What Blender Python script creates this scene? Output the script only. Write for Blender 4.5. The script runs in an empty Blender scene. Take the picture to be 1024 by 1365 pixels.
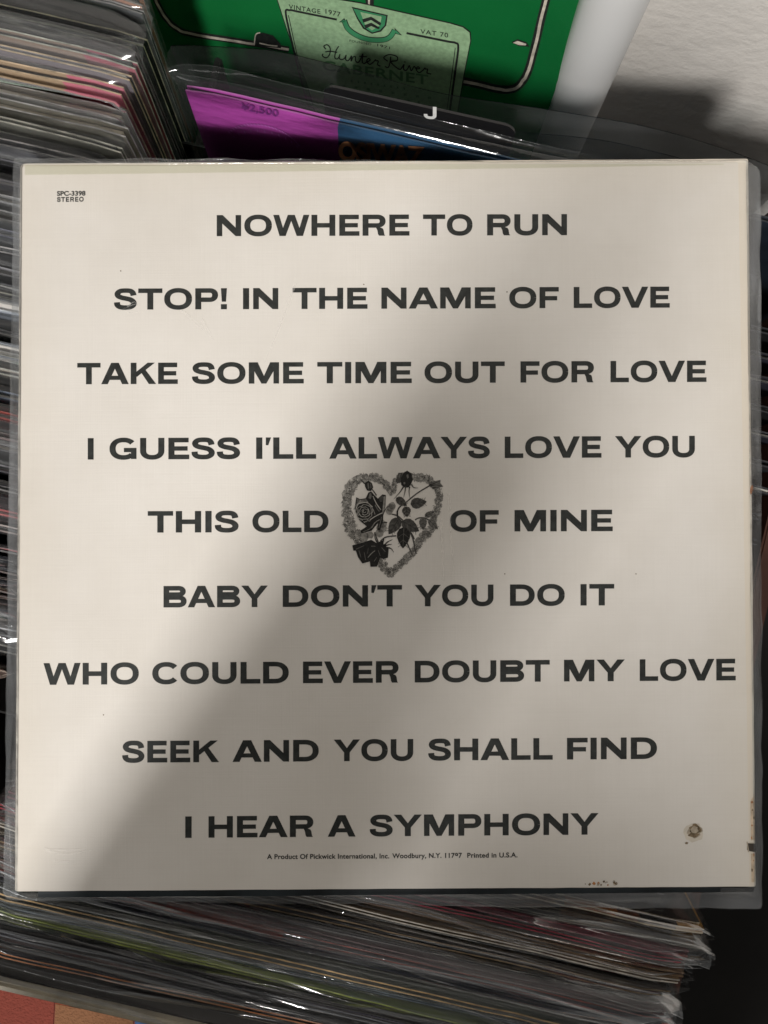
import bpy, bmesh, math, random
from mathutils import Vector, Matrix, noise
R = math.radians
sc = bpy.context.scene
col = sc.collection

# ------------------------------------------------------------------ camera, world, lamp, exposure
CZ, F = 0.33, 1025.0                      # lens height above the album, focal length in pixels of a 1024 wide frame
cam = bpy.data.cameras.new('camera')
cam_o = bpy.data.objects.new('camera', cam); col.objects.link(cam_o)
cam_o.location = (0, 0, CZ)
cam.sensor_fit = 'HORIZONTAL'; cam.sensor_width = 36; cam.lens = 36 * F / 1024
cam.clip_start = 0.01; cam.clip_end = 50
sc.camera = cam_o

world = bpy.data.worlds.new('World'); sc.world = world; world.use_nodes = True
bg = world.node_tree.nodes['Background']
bg.inputs[0].default_value = (1.0, 0.98, 0.94, 1); bg.inputs[1].default_value = 0.115

LAMP = Vector((-0.40, -1.50, 1.78))
la = bpy.data.lights.new('ceiling_tube', 'AREA'); la.shape = 'RECTANGLE'
la.size = 0.42; la.size_y = 0.15; la.energy = 54.5; la.color = (1.0, 0.965, 0.93)
lo = bpy.data.objects.new('ceiling_tube', la); col.objects.link(lo); lo.location = LAMP
zax = (LAMP - Vector((0, 0, 0))).normalized()
tube = Vector((0.53, 0.85, 0)); tube = (tube - zax * tube.dot(zax)).normalized()
yax = zax.cross(tube)
lo.rotation_euler = Matrix((tube, yax, zax)).transposed().to_euler()

lb = bpy.data.lights.new('added_side_fill', 'AREA'); lb.shape = 'RECTANGLE'; lb.size = .7; lb.size_y = .35; lb.energy = 1.3; lb.color = (1.0, .98, .95)  # unseen fill added to lift the upright faces and the left row
l2 = bpy.data.objects.new('added_side_fill', lb); col.objects.link(l2); l2.location = (-1.3, -.95, 1.0)
l2.rotation_euler = (l2.location - Vector((0, .1, 0))).to_track_quat('Z', 'Y').to_euler()

sc.view_settings.view_transform = 'Standard'; sc.view_settings.look = 'None'
sc.view_settings.exposure = 0; sc.view_settings.gamma = 1; sc.view_settings.use_curve_mapping = False
cy = sc.cycles
cy.max_bounces = 10; cy.transparent_max_bounces = 40; cy.diffuse_bounces = 4; cy.glossy_bounces = 3
cy.use_denoising = True; cy.sample_clamp_indirect = 4

# ------------------------------------------------------------------ small helpers
def ray(u, v): return Vector(((u - 512) / F, (682.5 - v) / F, -1.0))
EYE = Vector((0, 0, CZ))
def P(u, v, z): return EYE + ray(u, v) * (CZ - z)

def tag(o, label=None, cat=None, group=None, kind=None):
    if label: o['label'] = label
    if cat: o['category'] = cat
    if group: o['group'] = group
    if kind: o['kind'] = kind
    return o
def empty(name, M): 
    o = bpy.data.objects.new(name, None); col.objects.link(o); o.matrix_world = M; o.empty_display_size = .01
    return o
def obj(name, verts, faces, mats, parent=None, midx=None, smooth=False):
    me = bpy.data.meshes.new(name); me.from_pydata([tuple(v) for v in verts], [], faces)
    for m in (mats if isinstance(mats, (list, tuple)) else [mats]): me.materials.append(m)
    if midx: me.polygons.foreach_set('material_index', midx)
    if smooth: me.polygons.foreach_set('use_smooth', [True] * len(me.polygons))
    me.update()
    o = bpy.data.objects.new(name, me); col.objects.link(o)
    if parent: o.parent = parent
    return o
def bevel_box(name, lo, hi, mat, parent=None, bev=.0004, edge=None):
    bm = bmesh.new(); bmesh.ops.create_cube(bm, size=1)
    for v in bm.verts:
        v.co = Vector([lo[i] + (v.co[i] + .5) * (hi[i] - lo[i]) for i in range(3)])
    bmesh.ops.bevel(bm, geom=bm.edges[:], offset=bev, segments=2, affect='EDGES')
    me = bpy.data.meshes.new(name); bm.to_mesh(me); bm.free(); me.materials.append(mat)
    if edge:
        me.materials.append(edge)
        for p in me.polygons:
            if abs(p.normal.y) < .75: p.material_index = 1
    o = bpy.data.objects.new(name, me); col.objects.link(o)
    if parent: o.parent = parent
    return o

class NT:
    def __init__(s, name):
        s.m = bpy.data.materials.new(name); s.m.use_nodes = True; s.t = s.m.node_tree; s.n = s.t.nodes
        s.b = s.n['Principled BSDF']; s.out = s.n['Material Output']
    def new(s, t, **kw):
        n = s.n.new(t)
        for k, v in kw.items(): setattr(n, k, v)
        return n
    def link(s, a, b): s.t.links.new(a, b)
    def noise(s, scale, detail=3, vec=None, stretch=None, rough=.55):
        n = s.new('ShaderNodeTexNoise'); n.inputs['Scale'].default_value = scale
        n.inputs['Detail'].default_value = detail; n.inputs['Roughness'].default_value = rough
        tc = s.new('ShaderNodeTexCoord')
        if stretch:
            mp = s.new('ShaderNodeMapping'); mp.inputs['Scale'].default_value = stretch
            s.link(tc.outputs['Object'], mp.inputs['Vector']); s.link(mp.outputs[0], n.inputs['Vector'])
        else: s.link(tc.outputs['Object'], n.inputs['Vector'])
        return n.outputs['Fac']
    def ramp(s, fac, stops, interp='LINEAR'):
        r = s.new('ShaderNodeValToRGB'); r.color_ramp.interpolation = interp
        while len(r.color_ramp.elements) < len(stops): r.color_ramp.elements.new(.5)
        for e, (p, c) in zip(r.color_ramp.elements, stops):
            e.position = p; e.color = (*c, 1) if len(c) == 3 else c
        s.link(fac, r.inputs[0]); return r.outputs[0]
    def mixc(s, fac, a, b, mode='MIX'):
        m = s.new('ShaderNodeMix', data_type='RGBA', blend_type=mode)
        for i, x in ((0, fac), (6, a), (7, b)):
            if isinstance(x, (int, float)): m.inputs[i].default_value = x
            elif isinstance(x, tuple): m.inputs[i].default_value = (*x, 1)
            else: s.link(x, m.inputs[i])
        return m.outputs[2]
    def math(s, op, a, b=0.0):
        m = s.new('ShaderNodeMath', operation=op)
        for i, x in ((0, a), (1, b)):
            if isinstance(x, (int, float)): m.inputs[i].default_value = x
            else: s.link(x, m.inputs[i])
        return m.outputs[0]
    def bump(s, h, strength, dist):
        b = s.new('ShaderNodeBump'); b.inputs['Strength'].default_value = strength; b.inputs['Distance'].default_value = dist
        s.link(h, b.inputs['Height']); return b.outputs[0]

def simple(name, c, rough=.6, spec=.3, var=.12, scale=60, coat=0):
    t = NT(name)
    f = t.noise(scale, 4)
    c2 = tuple(x * (1 - var * 2) for x in c); c3 = tuple(min(1, x * (1 + var)) for x in c)
    t.link(t.ramp(f, [(.3, c2), (.7, c3)]), t.b.inputs['Base Color'])
    t.b.inputs['Roughness'].default_value = rough; t.b.inputs['Specular IOR Level'].default_value = spec
    t.b.inputs['Coat Weight'].default_value = coat
    return t.m

def film(name, haze=.07, scale=26, bump=.35, tint=(.95, .96, .965), gloss=1.0, rough=.12, stretch=(1, 1, 1), hazecol=(.8, .82, .84)):
    t = NT(name); t.n.remove(t.b)
    tr = t.new('ShaderNodeBsdfTransparent'); tr.inputs[0].default_value = (*tint, 1)
    gl = t.new('ShaderNodeBsdfGlossy'); gl.inputs['Roughness'].default_value = rough; gl.inputs[0].default_value = (1, 1, 1, 1)
    df = t.new('ShaderNodeBsdfDiffuse'); df.inputs[0].default_value = (*hazecol, 1)
    tl = t.new('ShaderNodeBsdfTranslucent'); tl.inputs[0].default_value = (*hazecol, 1)
    n1 = t.noise(scale, 3, stretch=stretch); n2 = t.noise(scale * 6, 3, stretch=stretch)
    h = t.math('ADD', n1, t.math('MULTIPLY', n2, .25))
    nb = t.bump(h, bump, .006)
    t.link(nb, gl.inputs['Normal'])
    fr = t.new('ShaderNodeFresnel'); fr.inputs[0].default_value = 1.5; t.link(nb, fr.inputs['Normal'])
    fac = t.math('MULTIPLY', fr.outputs[0], gloss)
    hz = t.new('ShaderNodeMixShader'); hz.inputs[0].default_value = .5
    t.link(df.outputs[0], hz.inputs[1]); t.link(tl.outputs[0], hz.inputs[2])
    m1 = t.new('ShaderNodeMixShader')
    hv = t.math('MULTIPLY', t.math('POWER', n1, 2.0), haze * 4)
    t.link(hv, m1.inputs[0]); t.link(tr.outputs[0], m1.inputs[1]); t.link(hz.outputs[0], m1.inputs[2])
    m2 = t.new('ShaderNodeMixShader')
    t.link(fac, m2.inputs[0]); t.link(m1.outputs[0], m2.inputs[1]); t.link(gl.outputs[0], m2.inputs[2])
    t.link(m2.outputs[0], t.out.inputs[0])
    return t.m

FILM = film('clear_polythene', .003, 10, .15, rough=.08, gloss=.25, tint=(.975, .98, .985), stretch=(.5, 1, 1.4))
FILM_LIT = film('lit_crinkled_polythene', .055, 11, .3, rough=.09, gloss=.9, tint=(.98, .985, .99), stretch=(.5, 1, 1.4))  # extra haze puts the light on the left row's bags into the film
FILM_GLOSS = film('glossy_polythene', .014, 11, .3, rough=.08, gloss=.9, tint=(.98, .985, .99), stretch=(.5, 1, 1.4))
FILM_EDGE = film('polythene_rim', .09, 30, .3, hazecol=(.86, .88, .9))  # paler haze painted in for the light that film edges catch
FILM_DARK = film('smoky_polythene', .09, 14, .25, gloss=.4, tint=(.88, .90, .905))
FILM_BIG = film('album_polythene', .15, 14, .45, tint=(.93, .945, .955), stretch=(1, 1, 1))
INK = simple('black_ink', (.026, .029, .027), .5, .35, .25, 300)

# ------------------------------------------------------------------ flat printing: shapes given in print pixels, mapped on a plane
class Plane:
    """A flat face in the place: origin O, axes ex, ey, normal ez. loc(u,v) is where a print point lies on it."""
    def __init__(s, O, ex, ey):
        s.O = O; s.ex = ex; s.ey = ey; s.ez = ex.cross(ey).normalized()
    def M(s): 
        m = Matrix((s.ex, s.ey, s.ez)).transposed().to_4x4(); m.translation = s.O; return m
    def loc(s, u, v, h=0.0):
        r = ray(u, v); t = (s.O + s.ez * h - EYE).dot(s.ez) / r.dot(s.ez)
        q = EYE + r * t - s.O
        return Vector((q.dot(s.ex), q.dot(s.ey), h))
class Print:
    def __init__(s, plane, h): s.pl = plane; s.h = h; s.v = []; s.f = []; s.mi = []
    def poly(s, pts, m=0, h=0):
        b = len(s.v); s.v += [s.pl.loc(u, v, s.h) + Vector((0, 0, h)) for u, v in pts]; s.f.append(list(range(b, b + len(pts)))); s.mi.append(m)
    def disc(s, u, v, r, m=0, h=0, n=9, ry=None, wob=0, rnd=None):
        s.poly([(u + r * (1 + (rnd.uniform(-wob, wob) if rnd else 0)) * math.cos(2 * math.pi * i / n),
                 v - (ry or r) * (1 + (rnd.uniform(-wob, wob) if rnd else 0)) * math.sin(2 * math.pi * i / n)) for i in range(n)], m, h)
    def line(s, pts, w, m=0, h=0, taper=False, smooth=True):
        if smooth and len(pts) > 2: pts = catmull(pts)
        n = len(pts); L = []
        for i, (u, v) in enumerate(pts):
            a = pts[max(0, i - 1)]; b = pts[min(n - 1, i + 1)]
            d = Vector((b[0] - a[0], b[1] - a[1])); d = d.normalized() if d.length > 1e-9 else Vector((1, 0))
            k = w / 2 * (1 if not taper else (1 - .85 * i / (n - 1)))
            L.append(((u - d.y * k, v + d.x * k), (u + d.y * k, v - d.x * k)))
        for i in range(n - 1): s.poly([L[i][0], L[i + 1][0], L[i + 1][1], L[i][1]], m, h)
    def build(s, name, mats, parent): return obj(name, s.v, s.f, mats, parent, s.mi)
def catmull(p, k=6):
    q = [p[0]] + list(p) + [p[-1]]; out = []
    for i in range(1, len(q) - 2):
        for j in range(k):
            t = j / k
            out.append(tuple(.5 * (2 * q[i][a] + (q[i + 1][a] - q[i - 1][a]) * t + (2 * q[i - 1][a] - 5 * q[i][a] + 4 * q[i + 1][a] - q[i + 2][a]) * t * t
                       + (3 * q[i][a] - q[i - 1][a] - 3 * q[i + 1][a] + q[i + 2][a]) * t ** 3) for a in (0, 1)))
    out.append(tuple(p[-1])); return out

def glyphs(s, bold, space=1.0):
    cu = bpy.data.curves.new('type', 'FONT'); cu.body = s; cu.size = 1; cu.offset = bold; cu.resolution_u = 5; cu.space_character = space
    o = bpy.data.objects.new('type', cu); col.objects.link(o)
    dg = bpy.context.evaluated_depsgraph_get(); dg.update()
    me = bpy.data.meshes.new_from_object(o.evaluated_get(dg))
    vs = [v.co.copy() for v in me.vertices]; fs = [list(p.vertices) for p in me.polygons]
    bpy.data.objects.remove(o); bpy.data.curves.remove(cu); bpy.data.meshes.remove(me)
    return vs, fs
CAP = {}
def word(pr, s, u0, u1, b0, b1, cap, bold=.03, space=1.0, m=0, shear=0):
    """lay a word between u0 and u1; baseline runs from b0 to b1, capitals cap pixels tall"""
    vs, fs = glyphs(s, bold, space)
    if bold not in CAP:
        h, _ = glyphs('H', bold); CAP[bold] = (min(v.y for v in h), max(v.y for v in h))
    y0, y1 = CAP[bold]; x0 = min(v.x for v in vs); x1 = max(v.x for v in vs)
    base = len(pr.v)
    for v in vs:
        a = (v.x - x0) / (x1 - x0); b = (v.y - y0) / (y1 - y0)
        u = u0 + a * (u1 - u0) + shear * b; w = b0 + a * (b1 - b0) - b * cap
        pr.v.append(pr.pl.loc(u, w, pr.h))
    pr.f += [[base + i for i in f] for f in fs]; pr.mi += [m] * len(fs)

# wide bold capitals drawn as strokes: verticals .28, horizontals .215 of the cap height
SV, SH = .272, .212
def _bx(x0, y0, x1, y1): return [[(x0, y0), (x1, y0), (x1, y1), (x0, y1)]]
def _pa(xb, yb, xt, yt, w): return [[(xb, yb), (xb + w, yb), (xt + w, yt), (xt, yt)]]
def _st(pts, smooth=False):
    if smooth: pts = catmull(pts, 7)
    n = len(pts); L = []
    for i, p in enumerate(pts):
        a = pts[max(0, i - 1)]; b = pts[min(n - 1, i + 1)]; d = Vector((b[0] - a[0], b[1] - a[1])).normalized()
        L.append(((p[0] - d.y * SV / 2, p[1] + d.x * SH / 2), (p[0] + d.y * SV / 2, p[1] - d.x * SH / 2)))
    return [[L[i][0], L[i][1], L[i + 1][1], L[i + 1][0]] for i in range(n - 1)]
def _el(cx, cy, rx, ry, a0, a1, n=26, e=2.25):
    out = []
    for k in range(n + 1):
        a = R(a0 + (a1 - a0) * k / n); c, s_ = math.cos(a), math.sin(a)
        out.append((cx + rx * math.copysign(abs(c) ** (2 / e), c), cy + ry * math.copysign(abs(s_) ** (2 / e), s_)))
    return out
h2, v2 = SH / 2, SV / 2
def _bowl(x0, xc, yc, rx, ry): return _st([(x0, yc + ry)] + _el(xc, yc, rx, ry, 90, -90, 18) + [(x0, yc - ry)])
def _ey(w, ws=(1, 1, 1), ym=.5):
    return _bx(0, 0, SV, 1) + _bx(SV, 1 - SH, w * ws[0], 1) + _bx(SV, ym - h2 * .95, w * ws[1], ym + h2 * .95) + (_bx(SV, 0, w * ws[2], SH) if ws[2] else [])
GL = {  # glyph: (width, left bearing, right bearing, pieces)
 'I': (SV, 1, 1, _bx(0, 0, SV, 1)), 'H': (1.1, 1, 1, _bx(0, 0, SV, 1) + _bx(1.1 - SV, 0, 1.1, 1) + _bx(SV, .5 - h2, 1.1 - SV, .5 + h2)),
 'T': (1.1, .25, .25, _bx(0, 1 - SH, 1.1, 1) + _bx(.55 - v2, 0, .55 + v2, 1 - SH)), 'L': (.88, 1, .3, _bx(0, 0, SV, 1) + _bx(SV, 0, .88, SH)),
 'E': (.93, 1, .55, _ey(.93, (.97, .92, 1))), 'F': (.9, 1, .3, _ey(.9, (1, .92, 0), .47)),
 'N': (1.12, 1, 1, _bx(0, 0, SV * .93, 1) + _bx(1.12 - SV * .93, 0, 1.12, 1) + [[(SV * .93, 1), (SV * .93, .60), (1.12 - SV * .93, 0), (1.12 - SV * .93, .40)]] + [[(SV * .93, 1), (SV * .93 + .02, 1), (1.12 - SV * .93, .40), (1.12 - SV * .93, .38)]]),
 'M': (1.36, 1, 1, _bx(0, 0, SV * .92, 1) + _bx(1.36 - SV * .92, 0, 1.36, 1) + [[(SV * .92, 1), (SV * .92, .58), (.57, 0), (.68, 0), (.68, .36), (.40, 1)], [(.68, 0), (.79, 0), (1.36 - SV * .92, .58), (1.36 - SV * .92, 1), (.96, 1), (.68, .36)]]),
 'O': (1.27, .6, .6, _st(_el(.635, .5, .635 - v2, .515 - h2, 0, 360, 44))), 
 'C': (1.16, .6, .3, _st(_el(.62, .5, .62 - v2, .515 - h2, 38, 322, 36))),
 'G': (1.2, .6, .8, _st(_el(.62, .5, .62 - v2, .515 - h2, 38, 318, 36)) + _bx(.64, .34, 1.2 - SV * .9, .34 + SH * .92) + _bx(1.2 - SV * .9, .02, 1.2, .34 + SH * .92)),
 'D': (1.14, 1, .6, _bx(0, 0, SV, 1) + _bowl(SV, .52, .5, .62 - v2, .5 - h2)), 
 'P': (1.04, 1, .4, _bx(0, 0, SV, 1) + _bowl(SV, .66, .675, .38 - v2, .325 - h2)),
 'R': (1.1, 1, .4, _bx(0, 0, SV, 1) + _bowl(SV, .68, .69, .38 - v2, .31 - h2) + [[(.50, .40), (.79, .40), (.93, .34), (.97, .26), (1.0, .06), (1.04, 0), (.76, 0), (.71, .08), (.68, .26), (.62, .38)]]),
 'B': (1.1, 1, .5, _bx(0, 0, SV, 1) + _bowl(SV, .70, .745, .36 - v2, .255 - h2) + _bowl(SV, .70, .283, .40 - v2, .283 - h2)),
 'U': (1.08, .95, .95, _st([(v2, 1), (v2, .40)] + _el(.54, .40, .54 - v2, .415 - h2, 180, 360, 24) + [(1.08 - v2, .40), (1.08 - v2, 1)])),
 'S': (1.03, .5, .5, _st([(.89, .67), (.85, .80), (.74, .885), (.52, .905), (.29, .88), (.165, .77), (.20, .64), (.36, .565), (.55, .525), (.76, .465), (.885, .35), (.87, .205), (.72, .115), (.50, .095), (.27, .125), (.155, .22), (.135, .345)], True)),
 'A': (1.3, .0, .0, _pa(0, 0, .47, 1, .31) + _pa(.99, 0, .52, 1, .31) + _bx(.36, .20, .94, .20 + SH * .9)), 
 'V': (1.26, .0, .0, _pa(.46, 0, 0, 1, .30) + _pa(.50, 0, .96, 1, .30)), 
 'Y': (1.26, .0, .0, [[(.63 - v2, .36), (.63 + v2, .36), (.63 + v2, .40), (1.26, 1), (.93, 1), (.63, .60), (.33, 1), (0, 1), (.63 - v2, .40)]] + _bx(.63 - v2, 0, .63 + v2, .36)),
 'W': (1.66, .0, .0, _pa(.29, 0, 0, 1, .27) + _pa(.31, 0, .67, 1, .26) + _pa(1.08, 0, .73, 1, .26) + _pa(1.10, 0, 1.39, 1, .27)),
 'K': (1.2, 1, .0, _bx(0, 0, SV, 1) + [[(SV, .36), (.30, .34), (.50, .50), (1.14, 1), (.80, 1), (SV, .58)], [(.44, .62), (.86, 0), (1.2, 0), (.66, .72)]]),
 '!': (SV, 1, 1, _bx(0, 0, SV, .24) + [[(.04, .36), (SV - .04, .36), (SV, 1), (0, 1)]]), '’': (.24, .3, .2, [[(.03, .64), (.14, .64), (.26, 1), (.03, 1)]]),
 'J': (.95, .4, .9, _st([(v2, .36), (v2 + .01, .24)] + _el(.475, .30, .475 - v2, .32 - h2, 195, 350, 16) + [(.95 - v2, .36), (.95 - v2, 1)])), '-': (.5, .4, .4, _bx(0, .36, .5, .36 + SH)),
}
def caps(pr, s, u0, u1, b0, b1, cap, m=0, track=.085):
    x = 0; P_ = []
    for i, ch in enumerate(s):
        w, lb, rb, pcs = GL[ch]
        if i: x += track * lb
        P_ += [[(x + a, b) for a, b in p] for p in pcs]
        x += w
        if i < len(s) - 1: x += track * rb + .012
    for k, p in enumerate(P_):
        pr.poly([(u0 + a / x * (u1 - u0), b0 + a / x * (b1 - b0) - b * cap) for a, b in p], m, (k % 7) * 2.5e-6)

# ------------------------------------------------------------------ the setting
t = NT('plaster_paint')
n1 = t.noise(62, 5, stretch=(.8, 1, 1.1)); n2 = t.noise(190, 3); n3 = t.noise(9, 2)
t.link(t.ramp(n3, [(.3, (.77, .735, .685)), (.7, (.83, .795, .745))]), t.b.inputs['Base Color'])
t.link(t.bump(t.math('ADD', n1, t.math('MULTIPLY', n2, .3)), .26, .006), t.b.inputs['Normal']); t.b.inputs['Roughness'].default_value = .55
PLASTER = t.m
wy = R(-13)
Mw = Matrix.Translation(P(930, 150, -.127)) @ Matrix.Rotation(wy, 4, 'Z')
wall = bevel_box('plaster_wall', (-.9, 0, -.55), (.8, .06, 1.6), PLASTER, None, .002); wall.matrix_world = Mw
tag(wall, 'off-white rough plaster wall behind the record bin', 'wall')

t = NT('rug_wool')
tc = t.new('ShaderNodeTexCoord'); vo = t.new('ShaderNodeTexVoronoi', distance='CHEBYCHEV'); vo.inputs['Scale'].default_value = 9; vo.inputs['Randomness'].default_value = .55
t.link(tc.outputs['Object'], vo.inputs['Vector'])
sep = t.new('ShaderNodeSeparateColor'); t.link(vo.outputs['Color'], sep.inputs[0])
c = t.ramp(sep.outputs[0], [(0, (.30, .075, .05)), (.35, (.42, .09, .045)), (.55, (.40, .20, .10)), (.8, (.10, .16, .34)), (.9, (.34, .07, .05))], 'CONSTANT')
t.link(t.mixc(t.math('MULTIPLY', t.noise(160, 4), .55), c, (.10, .03, .02)), t.b.inputs['Base Color']); t.b.inputs['Roughness'].default_value = .95
t.link(t.bump(t.noise(500, 2), .8, .003), t.b.inputs['Normal'])
RUG = t.m
FLOOR_Z = -.36
floor = obj('floor', [(-4, -4, FLOOR_Z - .006), (4, -4, FLOOR_Z - .006), (4, 1.2, FLOOR_Z - .006), (-4, 1.2, FLOOR_Z - .006)], [(0, 1, 2, 3)], simple('dark_boards', (.006, .005, .004), .5, .3, .3, 12))
tag(floor, kind='structure')
rug = bevel_box('rug', (-1.1, -.9, FLOOR_Z - .006), (-.02, -.2, FLOOR_Z), RUG, None, .002)
def rug_px(pts): return [P(u, v, FLOOR_Z + .0012) for u, v in pts]
RUGC = []
for nm, c_ in (('rust', (.42, .085, .03)), ('camel', (.31, .14, .065)), ('blue', (.09, .17, .36)), ('brick', (.27, .055, .035))):
    tt = NT('rug_' + nm); tt.link(tt.mixc(tt.math('MULTIPLY', tt.noise(220, 4), .5), c_, tuple(x * .35 for x in c_)), tt.b.inputs['Base Color'])
    tt.b.inputs['Roughness'].default_value = .95; tt.link(tt.bump(tt.noise(500, 2), .8, .003), tt.b.inputs['Normal']); RUGC.append(tt.m)
V = []; Fc = []; MI = []
for m_, pts in ((3, [(-60, 1280), (73, 1325), (66, 1460), (-60, 1460)]), (0, [(74, 1300), (250, 1350), (250, 1367), (180, 1357), (74, 1338)]), (1, [(74, 1338.5), (178, 1358), (172, 1460), (67, 1460)]), (2, [(180, 1358.5), (250, 1368), (250, 1460), (174, 1460)])):
    b_ = len(V); V += rug_px(pts); Fc.append(list(range(b_, b_ + len(pts)))[::-1]); MI.append(m_)
wp = obj('woven_pattern', V, Fc, RUGC, rug, MI)
tag(rug, 'red and orange patterned rug on the floor at lower left', 'rug')

# ------------------------------------------------------------------ the record bin: two rows of bagged records
YAW = R(-13)
E1 = Vector((math.cos(YAW), math.sin(YAW), 0)); E2 = Vector((-math.sin(YAW), math.cos(YAW), 0))
def row_left(q): return Vector((-.168, -.118, 0)) + E2 * (q - (Vector((-.168, -.118, 0)).dot(E2)))   # left end of the middle row at depth q
W = .314

t = NT('black_painted_board'); t.b.inputs['Base Color'].default_value = (.012, .010, .009, 1); t.b.inputs['Roughness'].default_value = .6
BLACKWOOD = t.m
TANLIP = simple('worn_tan_lip', (.36, .32, .24), .35, .5, .25, 40, .4)
BROWNWOOD = simple('reddish_wood', (.085, .036, .025), .5, .3, .25, 25)
bin_o = empty('record_bin', Matrix.Translation(row_left(0) + E1 * .157 + Vector((0, 0, FLOOR_Z))) @ Matrix.Rotation(YAW, 4, 'Z'))
tag(bin_o, 'dark wooden record bin with a worn tan front lip', 'record bin')
bevel_box('base_board', (-.52, -.245, 0), (.17, .23, .018), BLACKWOOD, bin_o, .001)
bevel_box('front_board', (-.52, -.2495, .018), (.17, -.2460, .338), BLACKWOOD, bin_o, .0008)
bevel_box('front_lip', (-.52, -.2497, .338), (.17, -.2457, .3435), TANLIP, bin_o, .0012)
bevel_box('side_board', (.166, -.2455, .018), (.176, .23, .31), BROWNWOOD, bin_o, .001)
bevel_box('divider_board', (-.1695, -.2455, .018), (-.1655, .23, .26), BLACKWOOD, bin_o, .001)
bevel_box('back_board', (-.52, .2305, .018), (.176, .2355, .16), BLACKWOOD, bin_o, .001)

def nz(x, y=0, z=0): return noise.noise(Vector((x, y, z)))
def bag_mesh(w, h, t, seed, flap, bend, bvar, rnd, top_gap=0.0, body_wob=.0008, nx=56, tilt=1.0):
    """open polythene bag round a cover: two sheets, each running past the mouth of the cover as a wavy flap"""
    V = []; Fc = []; MI = []
    body = [0, .16 * h / .314, .24 * h / .314, .285 * h / .314, .305 * h / .314, h + top_gap]
    nf = 7
    for side in (-1, 1):
        b = len(V); L = flap * (1 if side < 0 else rnd.uniform(.85, 1.15)); rows = 0
        sd = seed * 7.3 + side * 3.1
        slant = rnd.uniform(-.75, .75) * tilt
        cut = [rnd.uniform(.0, .006), rnd.uniform(.0, .006)]
        for r_ in range(len(body) + nf + 1):
            for i in range(nx + 1):
                s = i / nx; x = (s - .5) * w
                edge = min(1, min(s, 1 - s) / .025); pin = math.sqrt(max(0, edge))
                y0 = side * ((t / 2 + .0006) * pin)
                if r_ < len(body):
                    z = body[r_]; k = z / h
                    y = y0 + side * pin * body_wob * (.6 + nz(x * 30, z * 20, sd)) * k
                    V.append(Vector((x, y, z)))
                else:
                    j = r_ - len(body) + 1
                    f = min(1, j / nf) if j <= nf else 1 + .00022 / L
                    ln = L * (1 + slant * (s - .5) + .38 * nz(x * 6, 5, sd) + .03 * nz(x * 40, 2, sd)) - cut[0] * max(0, 1 - s / .06) - cut[1] * max(0, 1 - (1 - s) / .06)
                    a = bend + bvar * (nz(x * 5.5, 0, sd) * 1.6 + .22 * nz(x * 22, 1, sd))
                    d = ln * f; ang = a * (.35 + .65 * f)
                    y = y0 + side * pin * body_wob + math.sin(ang) * d + .0003 * nz(x * 40, f * 3, sd) * f
                    V.append(Vector((x, y, h + top_gap + math.cos(ang) * d)))
        R_ = len(body) + nf + 1
        for r_ in range(R_ - 1):
            for i in range(nx):
                a = b + r_ * (nx + 1) + i
                Fc.append((a, a + 1, a + nx + 2, a + nx + 1)); MI.append(1 if r_ == R_ - 2 else 0)
    return V, Fc, MI

def face_material(name, stops, rough=.45, var=.2, scale=35, wear=.5):
    t = NT(name)
    tc = t.new('ShaderNodeTexCoord'); sp = t.new('ShaderNodeSeparateXYZ'); t.link(tc.outputs['Object'], sp.inputs[0])
    f = t.math('ADD', t.math('MULTIPLY', sp.outputs[0], 1 / W), .5)
    f = t.math('ADD', f, t.math('MULTIPLY', t.math('SUBTRACT', t.noise(22, 2), .5), .04))
    c = t.ramp(f, stops, 'CONSTANT')
    c = t.mixc(t.math('MULTIPLY', t.noise(scale, 4, stretch=(1, 1, 2.5)), var * 2), c, (.02, .02, .022))
    c = t.mixc(t.math('MULTIPLY', t.math('GREATER_THAN', t.noise(140, 5, stretch=(.6, 1, 3)), .66), wear * .6), c, (.45, .42, .38))
    t.link(c, t.b.inputs['Base Color']); t.b.inputs['Roughness'].default_value = rough
    return t.m

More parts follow.
